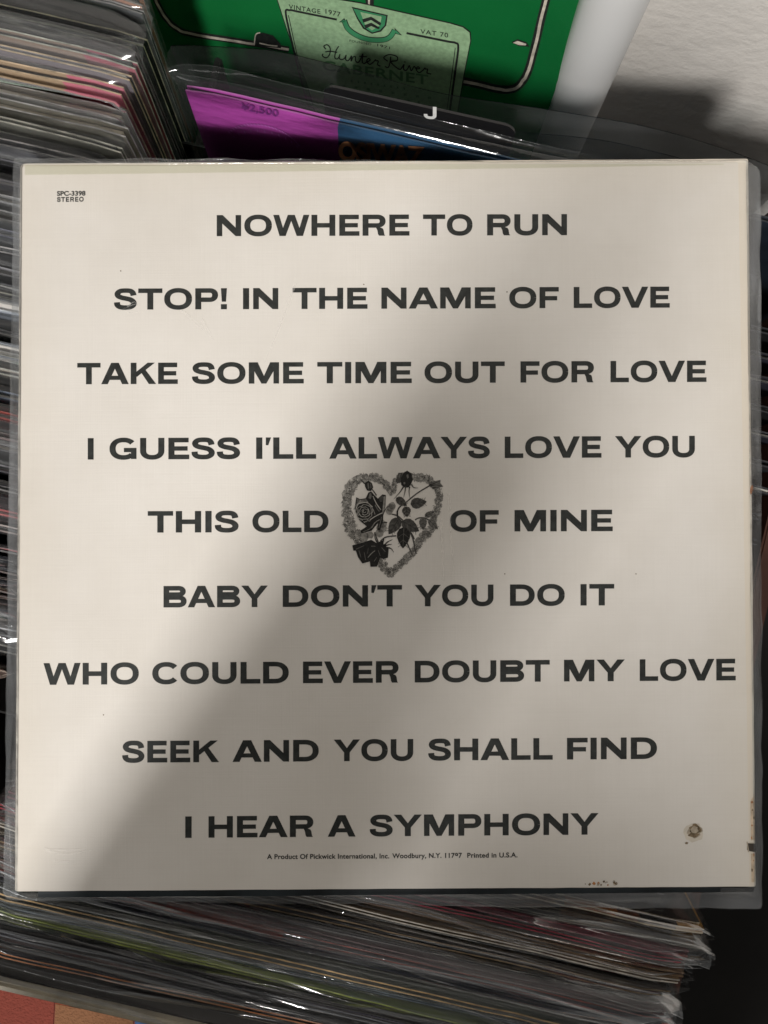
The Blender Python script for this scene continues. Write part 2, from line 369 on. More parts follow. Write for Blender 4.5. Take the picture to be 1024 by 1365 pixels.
def record(name, top, yaw, lean, cover, edge, label, group, cat='record', thick=.003, flap=.011, bend=-.9, bvar=.7, seed=1, bag=True, bagw=.322, inner=None, film_m=None, wx=W, nx=56, wobble=1, wear=.5):
    """top = middle of the cover's upper edge; lean > 0 tips it away from the viewer"""
    rnd = random.Random(seed * 131 + 7)
    Rm = Matrix.Rotation(yaw, 4, 'Z') @ Matrix.Rotation(-lean, 4, 'X')
    base = top - (Rm @ Vector((0, 0, W)))
    o = empty(name, Matrix.Translation(base) @ Rm)
    tag(o, label, cat, group)
    stops = cover if isinstance(cover, list) else [(0, cover), (1, cover)]
    fm = face_material('sleeve_print', stops, wear=wear)
    em = face_material('sleeve_edge', edge, wear=wear) if isinstance(edge, list) else simple('sleeve_edge', edge, .7, .2, .3, 120)
    pn = .0007
    V = []; Fc = []; MI = []
    n = 24; rows = [0, .2, .29, .308, W]
    def panel(y0, y1, dz):
        b = len(V)
        for z in rows:
            for i in range(n + 1):
                x = (i / n - .5) * wx
                wob = wobble * .0011 * nz(x * 16, z * 9, seed * 3.7) * (z / W)
                zz = z + (dz + .0007 * nz(x * 50, 1, seed) if z == W else 0)
                cr = max(0, 1 - (wx / 2 - abs(x)) / .004)
                if z == W: zz -= .0018 * cr * cr
                V.append((x, y0 + wob, zz)); V.append((x, y1 + wob, zz))
        K = 2 * (n + 1)
        for r_ in range(len(rows) - 1):
            for i in range(n):
                a = b + r_ * K + 2 * i
                Fc.append((a, a + 2, a + K + 2, a + K)); MI.append(0)
                Fc.append((a + 1, a + K + 1, a + K + 3, a + 3)); MI.append(0)
            for a in (b + r_ * K, b + r_ * K + 2 * n):
                Fc.append((a, a + K, a + K + 1, a + 1)); MI.append(1)
        a0 = b + (len(rows) - 1) * K
        for i in range(n):
            a = a0 + 2 * i; Fc.append((a, a + 2, a + 3, a + 1)); MI.append(1)
            a = b + 2 * i; Fc.append((a, a + 1, a + 3, a + 2)); MI.append(1)
    panel(-thick / 2, -thick / 2 + pn, 0); panel(thick / 2 - pn, thick / 2, rnd.uniform(-.0012, .0012))
    obj('cover', V, Fc, [fm, em], o, MI)
    ic = inner or rnd.choice([(.62, .6, .55), (.03, .03, .03), (.5, .46, .38), (.05, .05, .05)])
    bevel_box('inner_sleeve', (-wx / 2 + .002, -thick * .2, .002), (wx / 2 - .002, thick * .2, W - rnd.uniform(.0012, .004)), simple('inner_paper', ic, .7, .2, .15), o, .0002)
    if bag:
        V, Fc, MI = bag_mesh(bagw, W + .001, thick, seed, flap, bend, bvar, rnd, nx=nx)
        obj('plastic_bag', V, Fc, [film_m or FILM, FILM_EDGE], o, MI, True)
    return o

BLK = (.012, .012, .013); DRK = (.03, .032, .036)
G_FRONT = 'bagged records in the front of the middle row'
front = [  # from the bin's front lip backwards: (spacing before it, cover, edge, label)
 (BLK, (.38, .15, .06), 'black sleeve with orange-brown edge, next to the tan front lip'),
 ([(0, (.10, .03, .02)), (.3, BLK)], (.03, .03, .03), 'black bagged sleeve just behind the orange-brown edged one'),
 (DRK, (.14, .14, .15), 'charcoal sleeve with grey edge near the front lip'),
 ((.05, .045, .09), (.05, .045, .07), 'dark purple-navy sleeve at lower left, in front of the lime one'),
 (BLK, (.02, .02, .02), 'plain black sleeve directly in front of the lime-edged one'),
 ([(0, (.22, .27, .07)), (.45, (.16, .2, .07)), (.75, (.26, .29, .10))], (.33, .38, .09), 'lime green edged sleeve at lower left'),
 ((.12, .15, .17), (.16, .19, .21), 'slate blue-grey sleeve right behind the lime one'),
 ((.055, .075, .07), (.05, .06, .06), 'dark green-grey sleeve in front of the thin tan-edged one'),
 ((.11, .12, .10), (.50, .33, .15), 'grey-green sleeve with a thin tan-orange edge'),
 ((.12, .125, .105), (.13, .13, .11), 'wide grey-olive sleeve behind the tan-orange edge'),
 ((.02, .025, .035), (.03, .03, .04), 'black-navy sleeve carrying a small white figure eight tag'),
 ([(0, (.12, .03, .025)), (.25, (.33, .05, .025)), (.42, (.06, .05, .06))], (.30, .06, .04), 'sleeve with red-orange edge behind the white tag'),
 ((.09, .04, .045), (.10, .05, .05), 'maroon sleeve behind the red-orange edged one'),
 ((.075, .07, .08), (.12, .10, .10), 'dim plum-grey sleeve in the middle of the front stack'),
 (BLK, (.02, .02, .02), 'black sleeve in front of the tan-lined charcoal one'),
 ((.035, .035, .04), (.24, .17, .10), 'charcoal sleeve with tan line along its edge'),
 (BLK, (.03, .028, .025), 'black sleeve in front of the white-edged kraft one'),
 ((.17, .115, .065), (.60, .55, .47), 'kraft brown sleeve with a white front edge'),
 ((.15, .10, .06), (.20, .13, .08), 'plain kraft brown sleeve behind the white-edged one'),
 ((.05, .04, .045), (.33, .03, .05), 'sleeve with torn crimson red edge'),
 ((.22, .05, .07), (.25, .06, .08), 'dusky rose sleeve behind the torn crimson edge'),
 ((.12, .12, .12), (.2, .19, .17), 'grey sleeve with loose bag behind the crimson ones'),
 ((.10, .095, .09), (.23, .2, .16), 'taupe sleeve in front of the orange picture sleeve'),
 ([(0, BLK), (.80, (.45, .14, .02)), (.87, (.16, .05, .02)), (.90, BLK), (.955, (.45, .22, .03))], (.62, .54, .42), 'black sleeve with orange picture and cream edge, lower right'),
 ([(0, BLK), (.9, (.03, .025, .02))], (.58, .50, .38), 'black sleeve with cream edge, hindmost by the big album'),
]
rnd = random.Random(5)
q = -.2385
for i, (cv, ed, lb) in enumerate(front):
    th = rnd.uniform(.0024, .0032)
    wide = i in (0, 6, 9, 12, 17, 18, 19, 20, 23)
    q += .0046 if wide else .0030
    jx = rnd.uniform(-.003, .003) + (.004 if i > 20 else 0)
    top = row_left(q) + E1 * (.157 + jx) + Vector((0, 0, -.017 + rnd.uniform(-.0025, .0025) + .0003 * (i - 12)))
    o = record('bagged_record', top, YAW + R(rnd.uniform(-.5, .5)), R(-11 + rnd.uniform(-1.2, 1.2)), cv, ed, lb, G_FRONT, thick=th,
           flap=(.0035 if i + 1 in (18, 19, 20, 21, 24) else rnd.choice([.004, .005, .006, .009, .012])), bend=-.8 + rnd.uniform(-.3, .4), bvar=.95, seed=20 + i, inner=rnd.choice([(.03, .03, .03), (.05, .05, .05), (.12, .10, .08)]))
    if i == 10:
        tg = obj('paper_tag', [(.018, .0028, .302), (.018, .0028, .3105), (.0015, .0028, .3105), (.0015, .0028, .302)], [(0, 1, 2, 3)], simple('white_tag', (.6, .58, .52), .6), o)
        vs = []; fs = []
        for cz in (.3078, .3047):
            b = len(vs)
            for k in range(14):
                a = 2 * math.pi * k / 14
                for rr in (1.5, .75): vs.append((.0075 + .0012 * rr * math.cos(a), .0030, cz + .001 * rr * math.sin(a)))
            fs += [(b + 2 * k, b + 2 * k + 1, b + 2 * ((k + 1) % 14) + 1, b + 2 * ((k + 1) % 14)) for k in range(14)]
        obj('figure_eight', vs, fs, INK, tg)

# under the big album: the row goes on, hardly seen
for i in range(22):
    q += .0125
    top = row_left(q) + E1 * (.157 + rnd.uniform(-.002, .002)) + Vector((0, 0, -.034 + rnd.uniform(-.004, .002)))
    if q > .155: break
    record('packed_record', top, YAW + R(rnd.uniform(-.3, .3)), R(rnd.uniform(-3, 3)), random.Random(i).choice([BLK, DRK, (.03, .03, .045)]), (.05, .05, .055),
           'dark sleeve packed in the row underneath the big cream album', 'dark records packed under the big album', bag=False, seed=400 + i)

G_LEFT = 'bagged records in the left row'
PK = (.42, .09, .12)
left = [  # from the back (top of the picture) to the viewer
 ([(0, (.25, .12, .09)), (.72, (.20, .11, .09)), (.86, (.10, .09, .09)), (.93, (.35, .16, .09))], (.12, .10, .09), 'brown printed sleeve in crinkled bag, hindmost of the left row'),
 ((.10, .10, .11), (.16, .15, .15), 'grey sleeve behind the thin tan-edged one at upper left'),
 (BLK, (.40, .31, .21), 'black sleeve with a thin tan edge in the left row'),
 ((.06, .06, .055), (.07, .065, .06), 'dark olive sleeve in front of the thin tan edge'),
 ([(0, (.26, .18, .13)), (.925, PK)], (.46, .36, .27), 'peach-edged sleeve with pink-red end panel, the rear of two'),
 ((.14, .12, .13), (.35, .25, .15), 'mauve-grey sleeve between the two pink-ended sleeves'),
 ([(0, (.24, .17, .10)), (.915, (.42, .09, .13))], (.26, .19, .12), 'tan-brown sleeve with pink-red end panel, the front of two'),
 ((.62, .58, .53), (.52, .47, .40), 'thick cream-white sleeve in front of the pink-ended ones'),
 ((.33, .32, .28), (.42, .40, .36), 'pale stone sleeve just in front of the thick cream one'),
 ((.22, .22, .19), (.3, .3, .26), 'grey-olive sleeve in front of the pale stone one'),
 ((.12, .12, .13), (.3, .29, .28), 'mid grey sleeve with light edge at upper left'),
 (DRK, (.05, .05, .06), 'charcoal sleeve behind the big album corner'),
 ((.16, .15, .17), (.24, .22, .25), 'violet-grey sleeve near the big album corner'),
 ((.5, .43, .42), (.55, .48, .46), 'pinkish white sleeve near the big album corner'),
 ((.40, .37, .33), (.58, .52, .45), 'light beige sleeve at the big album corner'),
 ((.04, .045, .06), (.06, .06, .08), 'navy-black sleeve beside the top left corner of the album'),
 (BLK, (.25, .24, .23), 'black sleeve with grey edge beside the album upper left side'),
 ((.09, .09, .1), (.12, .12, .13), 'dark grey sleeve beside the album upper left side'),
 (BLK, (.45, .38, .28), 'black sleeve with cream edge left of the catalogue number'),
 ((.20, .22, .25), (.3, .32, .35), 'blue-grey sleeve left of the album, by the first title'),
 (BLK, (.03, .03, .03), 'plain black sleeve left of the album, by the second title'),
 ((.42, .37, .30), (.5, .44, .36), 'beige sleeve left of the album, by the second title'),
 ((.30, .27, .23), (.42, .37, .3), 'fawn sleeve left of the album, above the red one'),
 ((.10, .14, .20), (.16, .2, .27), 'steel blue sleeve left of the album, above the red one'),
 ((.5, .05, .04), (.55, .07, .06), 'bright red sleeve left of the album, by the third title'),
 ((.45, .25, .24), (.5, .3, .28), 'salmon pink sleeve left of the album, below the red one'),
 (BLK, (.05, .05, .05), 'black sleeve left of the album, by the fourth title'),
 ((.08, .09, .11), (.2, .2, .22), 'slate sleeve left of the album, by the fourth title'),
 ((.06, .06, .06), (.3, .3, .3), 'charcoal sleeve with pale edge left of the album, by the fifth title'),
 ((.45, .06, .07), (.5, .08, .08), 'crimson sleeve left of the album, by the sixth title'),
 ((.12, .1, .1), (.35, .3, .28), 'brown-grey sleeve left of the album, below the crimson one'),
 ((.10, .11, .14), (.32, .33, .36), 'blue-grey sleeve left of the album, just above the seventh title'),
 (BLK, (.30, .26, .25), 'black sleeve with taupe edge left of the album, by the seventh title'),
 ((.35, .25, .24), (.42, .3, .29), 'dusty pink sleeve left of the album, by the seventh title'),
 ((.07, .08, .11), (.16, .18, .24), 'dark blue sleeve left of the album, below the dusty pink one'),
 ((.25, .24, .24), (.40, .38, .37), 'pale grey sleeve left of the album, above the eighth title'),
 (BLK, (.36, .33, .30), 'black sleeve with pale edge left of the album, by the eighth title'),
 ((.28, .2, .17), (.38, .28, .24), 'nearest brown sleeve of the left row, by the eighth title'),
]
q = .197
for i, (cv, ed, lb) in enumerate(left):
    th = rnd.uniform(.0026, .0038) + (.0025 if i == 7 else .0012 if i in (2, 4, 6, 8, 13, 14) else 0)
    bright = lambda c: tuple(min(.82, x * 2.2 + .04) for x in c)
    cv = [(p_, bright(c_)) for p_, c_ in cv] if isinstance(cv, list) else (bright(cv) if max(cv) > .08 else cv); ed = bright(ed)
    jx = rnd.uniform(-.0025, .0025)
    zt = (-.009 if i < 8 else -.016 if i < 11 else -.024) + rnd.uniform(-.003, .003) + (.004 if i == 0 else 0) - (.0 if i < 12 else .003)
    top = row_left(q) + E1 * (-.165 - .008 + jx) + Vector((0, 0, zt))
    record('bagged_record', top, YAW + R(rnd.uniform(-.7, .7)), R(8 + rnd.uniform(-1.5, 1.5)), cv, ed, lb, G_LEFT, thick=th,
           flap=rnd.uniform(.009, .014) * (1.5 if i == 0 else 1), bend=rnd.choice([-.45, -.2, .75, 1.0]) + rnd.uniform(-.2, .2), bvar=.5, seed=80 + i, film_m=FILM_LIT)
    q -= rnd.uniform(.0062, .0082) if i < 14 else rnd.uniform(.0082, .0100)

# ------------------------------------------------------------------ purple and blue sleeve leaning in the middle row
PT = P(247, 113, -.014)
top_mid = PT + E1 * (W / 2)
LEANP = R(7)
purple = record('bagged_record', top_mid, YAW, LEANP, [(0, (.60, .09, .52)), (.225, (.03, .13, .27)), (.72, (.012, .02, .035))], [(0, (.52, .13, .46)), (.225, (.03, .10, .2)), (.72, (.02, .025, .035))],
       'purple and blue sleeve in glossy bag, in front of the J divider', G_FRONT, thick=.003, flap=.0072, bend=.72, bvar=.35, seed=301, bagw=.331, inner=(.02, .02, .03), nx=90, film_m=FILM_GLOSS, wobble=0, wear=0)
Rm = purple.matrix_world.to_3x3()
pf = Plane(purple.matrix_world @ Vector((0, -.0021, 0)), Rm @ Vector((1, 0, 0)), Rm @ Vector((0, 0, 1)))
# flat print on the face (child of the purple sleeve, in the plane's own frame)
def printed(pl, parent, name, pr, mats):
    o = pr.build(name, mats, None); o.parent = parent
    o.matrix_world = pl.M(); o.matrix_parent_inverse = parent.matrix_world.inverted(); o.matrix_basis = pl.M()
    return o
pcover = [c for c in purple.children if c.name.startswith('cover')][0]
PINK2 = simple('purple_print', (.24, .04, .26), .5); PALE = simple('pale_print', (.66, .22, .68), .5); BRN = simple('brown_print', (.45, .21, .10), .6, .3, .3, 90)
bpy.context.view_layer.update()
pr = Print(pf, .0002)
word(pr, '¥2,500', 321, 371, 146, 156, 9, .02, 1.0, 0)
for k in range(24):
    a = -1.0 + 2.0 * k / 23
    u = 352 + 55 * math.sin(a); v = 205 - 38 * math.cos(a) + 10 * math.sin(a)
    pr.line([(u - 1.5, v - 1), (u + 1.2, v + 1.4)], 1.2, 1, smooth=False)
    if k % 2: pr.line([(u + 3, v + 7), (u + 4, v + 10)], 1.1, 1, smooth=False)
printed(pf, pcover, 'price_lettering', pr, [PINK2, PALE])
pr = Print(pf, .0002)
word(pr, 'OSIWAZ', 451, 566, 214, 222, 26, .045, .95, 0)
printed(pf, pcover, 'title_lettering', pr, [BRN])

# ------------------------------------------------------------------ J divider and the loose clear sleeve behind it
T = NT('black_plastic'); T.b.inputs['Base Color'].default_value = (.012, .012, .013, 1); T.b.inputs['Roughness'].default_value = .32
T.link(T.bump(T.noise(300, 2), .15, .001), T.b.inputs['Normal']); BPL = T.m
dl = P(430, 113, -.010)
dyaw = R(-12.5)
dpl = Plane(dl, Vector((math.cos(dyaw), math.sin(dyaw), 0)), Vector((-math.sin(dyaw) * math.sin(R(6)), math.cos(dyaw) * math.sin(R(6)), math.cos(R(6)))))
tw = dpl.loc(692, 163).x
def tab_outline(x0, x1, y0, y1, r):
    pts = [(x0, y0)]; 
    for k in range(7): a = math.pi - k * math.pi / 12; pts.append((x0 + r + r * math.cos(a), y1 - r + r * math.sin(a)))
    for k in range(7): a = math.pi / 2 - k * math.pi / 12; pts.append((x1 - r + r * math.cos(a), y1 - r + r * math.sin(a)))
    pts.append((x1, y0)); return pts
ol = tab_outline(0, tw, -.075, 0, .006)
ol = [(-.10, -.30), (-.10, -.075)] + ol + [(tw + .02, -.075), (tw + .02, -.30)]
n = len(ol); V = [(x, y, 0) for x, y in ol] + [(x, y, -.0012) for x, y in ol]
Fs = [list(range(n))[::-1], [n + i for i in range(n)]] + [[i, (i + 1) % n, n + (i + 1) % n, n + i] for i in range(n)]
div = obj('divider_card', V, Fs, BPL); div.matrix_world = dpl.M()
tag(div, 'black plastic divider with rounded tab bearing a white J', 'divider')
WHITE = simple('white_print', (.8, .8, .78), .5, .3, .03)
pr = Print(dpl, .0003); caps(pr, 'J', 565, 582, 157.5, 159, 16.5)
printed(dpl, div, 'letter', pr, [WHITE])

def loose_sleeve(name, pts, z, lean, depth, label, seed, mat):
    """a clear sleeve standing on edge; pts = its upper rim"""
    top = [P(u, v, z) for u, v in catmull(pts, 8)]
    V = []; Fc = []; MI = []; m = len(top); rows = [0, .0005, .01, .03, .07, .12, .2, depth]
    for r_, d in enumerate(rows):
        for i, p in enumerate(top):
            V.append(p + Vector((0, -math.tan(lean) * d, -d)) + Vector((0, .0015 * nz(i * .23, d * 22, seed) * min(1, d / .01), 0)))
    for r_ in range(len(rows) - 1):
        for i in range(m - 1):
            a = r_ * m + i; Fc.append((a, a + 1, a + m + 1, a + m)); MI.append(1 if r_ == 0 else 0)
    o = obj(name, V, Fc, [mat, FILM_EDGE], None, MI, True)
    tag(o, label, 'plastic sleeve', 'loose clear sleeves behind the purple record'); return o
loose_sleeve('clear_sleeve', [(222, 84), (226, 66), (240, 60), (330, 64), (380, 70), (480, 95), (590, 124), (740, 147), (860, 168), (960, 196), (1060, 234)], -.03, R(3), .26,
             'large clear sleeve standing between the J divider and the green cover', 3.3, FILM_DARK)
loose_sleeve('clear_sleeve', [(440, 134), (520, 142), (620, 168), (700, 176), (800, 186), (890, 206), (960, 226)], -.022, R(4), .2,
             'shorter clear sleeve standing just in front of the J divider tab', 9.1, FILM)

# ------------------------------------------------------------------ the green cover against the wall
gyaw, glean = R(-9.5), R(7)
gO = Vector((.02, .239, -.07))
gex = Vector((math.cos(gyaw), math.sin(gyaw), 0)); fwd = Vector((-math.sin(gyaw), math.cos(gyaw), 0))
gey = fwd * math.sin(glean) + Vector((0, 0, 1)) * math.cos(glean)
gp = Plane(gO, gex, gey)
t = NT('green_print'); f = t.noise(14, 3)
t.link(t.ramp(f, [(.3, (.004, .135, .032)), (.75, (.007, .18, .043))]), t.b.inputs['Base Color']); t.link(t.bump(t.noise(420, 3), .12, .0008), t.b.inputs['Normal']); t.b.inputs['Roughness'].default_value = .42; t.b.inputs['Coat Weight'].default_value = .15
GREEN = t.m
green = empty('green_album', gp.M()); tag(green, 'large green cover with painted wine bottle label, leaning at the wall', 'record cover')
xr = gp.loc(757, 75).x
bevel_box('cover', (xr - .315, -.225, -.004), (xr, .09, -.0001), GREEN, green, .0006)
bpy.context.view_layer.update()
OUT = simple('cream_outline', (.66, .60, .50), .6, .2, .2, 200)
LAB = simple('pale_green_paper', (.32, .50, .29), .7, .2, .10, 420); MIDG = simple('mid_green_print', (.05, .27, .12), .6); TXG = simple('dull_green_print', (.12, .27, .13), .6)
pr = Print(gp, .0002)
def outline(pts, w0, w1):
    pr.line(pts, w0, 0); 
    c = catmull(pts); rr = random.Random(3)
    pr.line([(a + rr.uniform(-.5, .5), b + rr.uniform(-.6, .6)) for a, b in c[::2]], w1, 1, .00008)
outline([(203, -14), (209, 2), (218, 20), (232, 35), (250, 44), (300, 52), (350, 60), (385, 66)], 8, 3.2)
pr.poly([(339, 60), (341, 46), (350, 43), (364, 47), (374, 58), (375, 64)], 0, .0001); pr.line([(339, 60), (341, 46), (347, 43)], 1.6, 1, .00015); pr.line([(346, 57), (360, 60), (370, 61)], 1.6, 1, .00015)
printed(gp, green, 'painted_outline', pr, [INK, OUT]); pr = Print(gp, .0002)
outline([(731, -12), (723, 20), (713, 62), (705, 92), (697, 108), (685, 118), (666, 119), (640, 113), (618, 108)], 11, 4)
pr.poly([(682, 56), (690, 52), (702, 56), (706, 62), (692, 61)], 0, .0001); pr.poly([(684, 56.5), (690, 54), (702, 58), (701, 60), (692, 59.5)], 1, .00016)
printed(gp, green, 'painted_outline', pr, [INK, OUT]); pr = Print(gp, .0002)
pr.poly([(100, -6), (162, -4), (163, 11), (150, 10), (118, 2)], 0); pr.line([(164, -10), (168, 22)], 1.8, 0, smooth=False); pr.poly([(486, -12), (499, -12), (498, 10), (488, 8)], 0); pr.line([(492, -10), (492, 7)], 2.4, 1, .0001, smooth=False)
printed(gp, green, 'painted_bottle_detail', pr, [INK, OUT])
pr = Print(gp, .00035)
lab = [(366, -14), (480, 4), (600, 31), (617, 36), (626, 43), (627, 54), (618, 100), (607, 165), (596, 230), (452, 230), (424, 160), (410, 112), (385, 45)]
ce = (510, 100)
pr.poly([(ce[0] + (u - ce[0]) * 1.012, ce[1] + (v - ce[1]) * 1.012) for u, v in lab], 1)
pr.poly(lab, 0, .00012)
lb_o = printed(gp, green, 'bottle_label', pr, [LAB, INK])
pr = Print(gp, .0006)
pr.line([(449, 26), (398, 15.5), (386, 13.5), (381, 18), (391, 64), (404, 116), (420, 170)], 2.6, 0); pr.line([(384.5, 20), (395, 68), (407, 116), (424, 170)], 1, 0)
pr.line([(542, 44), (596, 55), (607, 57), (611, 63), (607, 95), (598, 160)], 2.8, 0); pr.line([(607, 64), (603, 95), (594, 160)], 1, 0)
word(pr, 'VINTAGE', 385, 427, 11.5, 18.5, 6, .008, 1.15); word(pr, '1977', 434, 454, 18, 22.5, 6.3, .008, 1.1); word(pr, 'VAT 70', 560.5, 597.5, 44.5, 50, 6, .008, 1.15)
word(pr, 'FOUNDED', 466, 495, 55.5, 60.5, 3, .01, 1.1); word(pr, '1971', 503, 520, 61.5, 65.5, 3.4, .01, 1.1)
hx = [[(.3, 1.4), (.05, 1.85), (.5, 2.2), (.85, 1.7), (.75, .6), (.3, -.1), (-.2, .1), (-.1, .5)], [(2.0, 2.3), (1.6, 1.4), (1.4, .2), (1.7, 0), (2.0, .5), (2.1, .95), (2.0, .2), (2.3, 0), (2.7, .4), (2.9, .95), (2.8, .2), (3.1, 0), (3.4, .5), (3.6, .95), (3.5, 0), (3.8, .8), (4.1, .9), (4.1, .2), (4.4, 0), (4.7, .5), (5.1, 1.7), (4.95, .3), (5.2, 0), (5.5, .3), (6.0, .75), (5.8, 1.0), (5.55, .5), (5.9, 0), (6.4, .5), (6.7, 1.0), (6.75, .8), (7.05, .85), (6.95, .2), (7.3, 0)],
      [(.2, .9), (.9, 1.15), (1.75, 1.15)], [(4.6, 1.15), (5.6, 1.25)], [(8.7, 2.0), (8.6, 1.0), (8.3, 0), (7.9, .1)], [(8.3, 1.1), (7.8, 1.6), (8.5, 2.3), (9.5, 2.2), (9.5, 1.5), (8.7, 1.1), (9.2, .4), (9.8, 0), (10.1, .4), (10.4, 1.0), (10.3, .2), (10.6, 0), (10.9, .5), (11.1, .95), (11.3, .1), (11.7, .95), (11.95, .6), (12.4, .75), (12.2, 1.0), (11.95, .5), (12.3, 0), (12.8, .5), (13.1, 1.0), (13.15, .8), (13.45, .85), (13.35, .2), (13.9, .1)], [(10.45, 1.45), (10.6, 1.5)]]
for s_ in hx:
    pr.line([(432 + x * 10.3 - y * .4, 75.5 + x * 1.72 - y * 7.6) for x, y in s_], 1.55, 0)
printed(gp, green, 'label_lettering', pr, [INK])
pr = Print(gp, .0006)
word(pr, 'CABERNET', 430, 571, 93, 113, 13, .02, 1.1)
for k, (a, b) in enumerate(((468, 540), (440, 575), (450, 560), (470, 545))):
    word(pr, 'IMMII NMNNIM'[:5 + k * 2] if False else 'IIIIIIIII', a, b, 104 + k * 8 + (a - 430) * .14, 104 + k * 8 + (b - 430) * .14, 3.2, .01, 1.4)
printed(gp, green, 'grape_lettering', pr, [TXG])
pr = Print(gp, .00062)
pr.poly([(469, 9), (517, 20), (515, 34), (508, 42), (496, 45), (484, 38), (476, 25)], 0); pr.poly([(471, 11), (515, 21), (513, 33), (506.5, 40), (496.5, 43), (486, 36.5), (478, 24.5)], 1, .00008)
pr.poly([(480.5, 15.5), (509, 21.5), (507, 33), (496, 40), (487, 33)], 2, .00016)
for dv in (0, 8): pr.poly([(483 + dv * .3, 25 + dv), (495, 21.5 + dv), (508.5 - dv * .2, 30 + dv * .8), (507 - dv * .3, 33.5 + dv * .6), (495, 26 + dv), (484.5 + dv * .4, 29.5 + dv)], 0, .00024)
rib = [(459, 27), (464, 38), (476, 47), (492, 52.5), (510, 53), (520, 49), (526, 40)]
pr.line(rib, 7.4, 0); pr.line(rib, 5.6, 1, .00008)
for tri in ([(452, 29.5), (459, 24), (462, 30)], [(526, 37), (536, 47), (527, 45)]): pr.poly(tri, 0); pr.poly([(sum(p[0] for p in tri) / 3 + (a - sum(p[0] for p in tri) / 3) * .6, sum(p[1] for p in tri) / 3 + (b - sum(p[1] for p in tri) / 3) * .6) for a, b in tri], 1, .00008)
printed(gp, green, 'crest', pr, [INK, MIDG, LAB])

# white paper roll standing between the green cover and the wall
t = NT('white_paper'); t.link(t.ramp(t.noise(20, 3), [(.3, (.84, .84, .83)), (.7, (.88, .88, .87))]), t.b.inputs['Base Color'])
t.b.inputs['Roughness'].default_value = .45; t.b.inputs['Coat Weight'].default_value = .25; t.b.inputs['Coat Roughness'].default_value = .25
PAPER = t.m
rt = P(817, 0, -.020); ax = (P(755, 160, -.127) - rt).normalized()
rt = rt - ax * .09
sx = Vector((math.cos(gyaw), math.sin(gyaw), 0)); sx = (sx - ax * sx.dot(ax)).normalized(); sy = ax.cross(sx)
V = []; Fc = []; n = 56; rr = .0158
for k in range(12):
    p = rt + ax * (.30 * k / 11)
    for i in range(n + 1):
        a = -2.35 + 2 * math.pi * 1.12 * i / n; r_ = rr * (1 + .05 * i / n - .08 * max(0, math.cos(a * 2)) ** 3)
        V.append(p + (sx * math.cos(a) + sy * math.sin(a)) * r_)
for k in range(11):
    for i in range(n):
        a = k * (n + 1) + i; Fc.append((a, a + 1, a + n + 2, a + n + 1))
roll = obj('paper_roll', V, Fc, PAPER, None, None, True)
so = roll.modifiers.new('thick', 'SOLIDIFY'); so.thickness = .0006
tag(roll, 'white paper roll standing upright between green cover and wall', 'paper roll')

# ------------------------------------------------------------------ the big cream album
AO = Vector((0, -.0045, 0)); tl = R(1.05)
aex = Vector((math.cos(R(.4)), math.sin(R(.4)), 0)); aey = Vector((-math.sin(R(.4)) * math.cos(tl), math.cos(R(.4)) * math.cos(tl), -math.sin(tl)))
ap = Plane(AO, aex, aey)
album = empty('record_album', ap.M()); tag(album, 'big cream album back cover listing song titles, in clear plastic', 'record album')
bpy.context.view_layer.update()

def paper(name, c0, c1, weave=.25, coat=.12):
    t = NT(name)
    f = t.noise(11, 5, rough=.6); fine = t.noise(700, 2)
    c = t.ramp(f, [(.3, c0), (.68, c1)])
    tc = t.new('ShaderNodeTexCoord')
    w = []
    for sc_, ax_ in (((1, 60, 1), 0), ((60, 1, 1), 1)):
        n = t.noise(24, 2, stretch=sc_); w.append(n)
    wv = t.math('ADD', w[0], w[1])
    c = t.mixc(t.math('MULTIPLY', t.math('SUBTRACT', wv, .8), weave), c, tuple(x * .78 for x in c0))
    # age-toned margins
    so = t.new('ShaderNodeSeparateXYZ'); t.link(tc.outputs['Object'], so.inputs[0])
    d1 = t.math('SUBTRACT', .157, t.math('ABSOLUTE', so.outputs[0])); d2 = t.math('SUBTRACT', .157, so.outputs[1])
    dd = t.math('ADD', t.math('MINIMUM', d1, d2), t.math('MULTIPLY', t.math('SUBTRACT', t.noise(30, 4), .5), .022))
    c = t.mixc(t.ramp(dd, [(.0, (.26, .26, .26)), (.022, (0, 0, 0))]), c, (.60, .535, .42))
    # foxing: few small brown specks
    sp = t.noise(85, 2); c = t.mixc(t.math('MULTIPLY', t.math('GREATER_THAN', sp, .80), .35), c, (.36, .26, .16))
    t.link(c, t.b.inputs['Base Color'])
    t.link(t.bump(t.math('ADD', wv, t.math('MULTIPLY', fine, .3)), .10, .0006), t.b.inputs['Normal'])
    t.b.inputs['Roughness'].default_value = .55; t.b.inputs['Specular IOR Level'].default_value = .3
    t.b.inputs['Coat Weight'].default_value = coat; t.b.inputs['Coat Roughness'].default_value = .22
    t.link(t.bump(t.noise(28, 3), .25, .004), t.b.inputs['Coat Normal'])
    return t.m
CREAM = paper('cream_slick', (.672, .637, .582), (.765, .734, .686), .17)
BOARD = paper('ivory_board', (.69, .63, .54), (.75, .695, .61), .12)
def ploc(u, v, h=0): return ap.loc(u, v, h)
def slab(name, px, h0, h1, mats, parent, r=0):
    pts = [ploc(u, v) for u, v in px]; n = len(pts)
    V = [(p.x, p.y, h1) for p in pts] + [(p.x, p.y, h0) for p in pts]
    Fs = [list(range(n)), [n + i for i in range(n)][::-1]] + [[i, n + i, n + (i + 1) % n, (i + 1) % n] for i in range(n)]
    return obj(name, V, Fs, mats, parent)
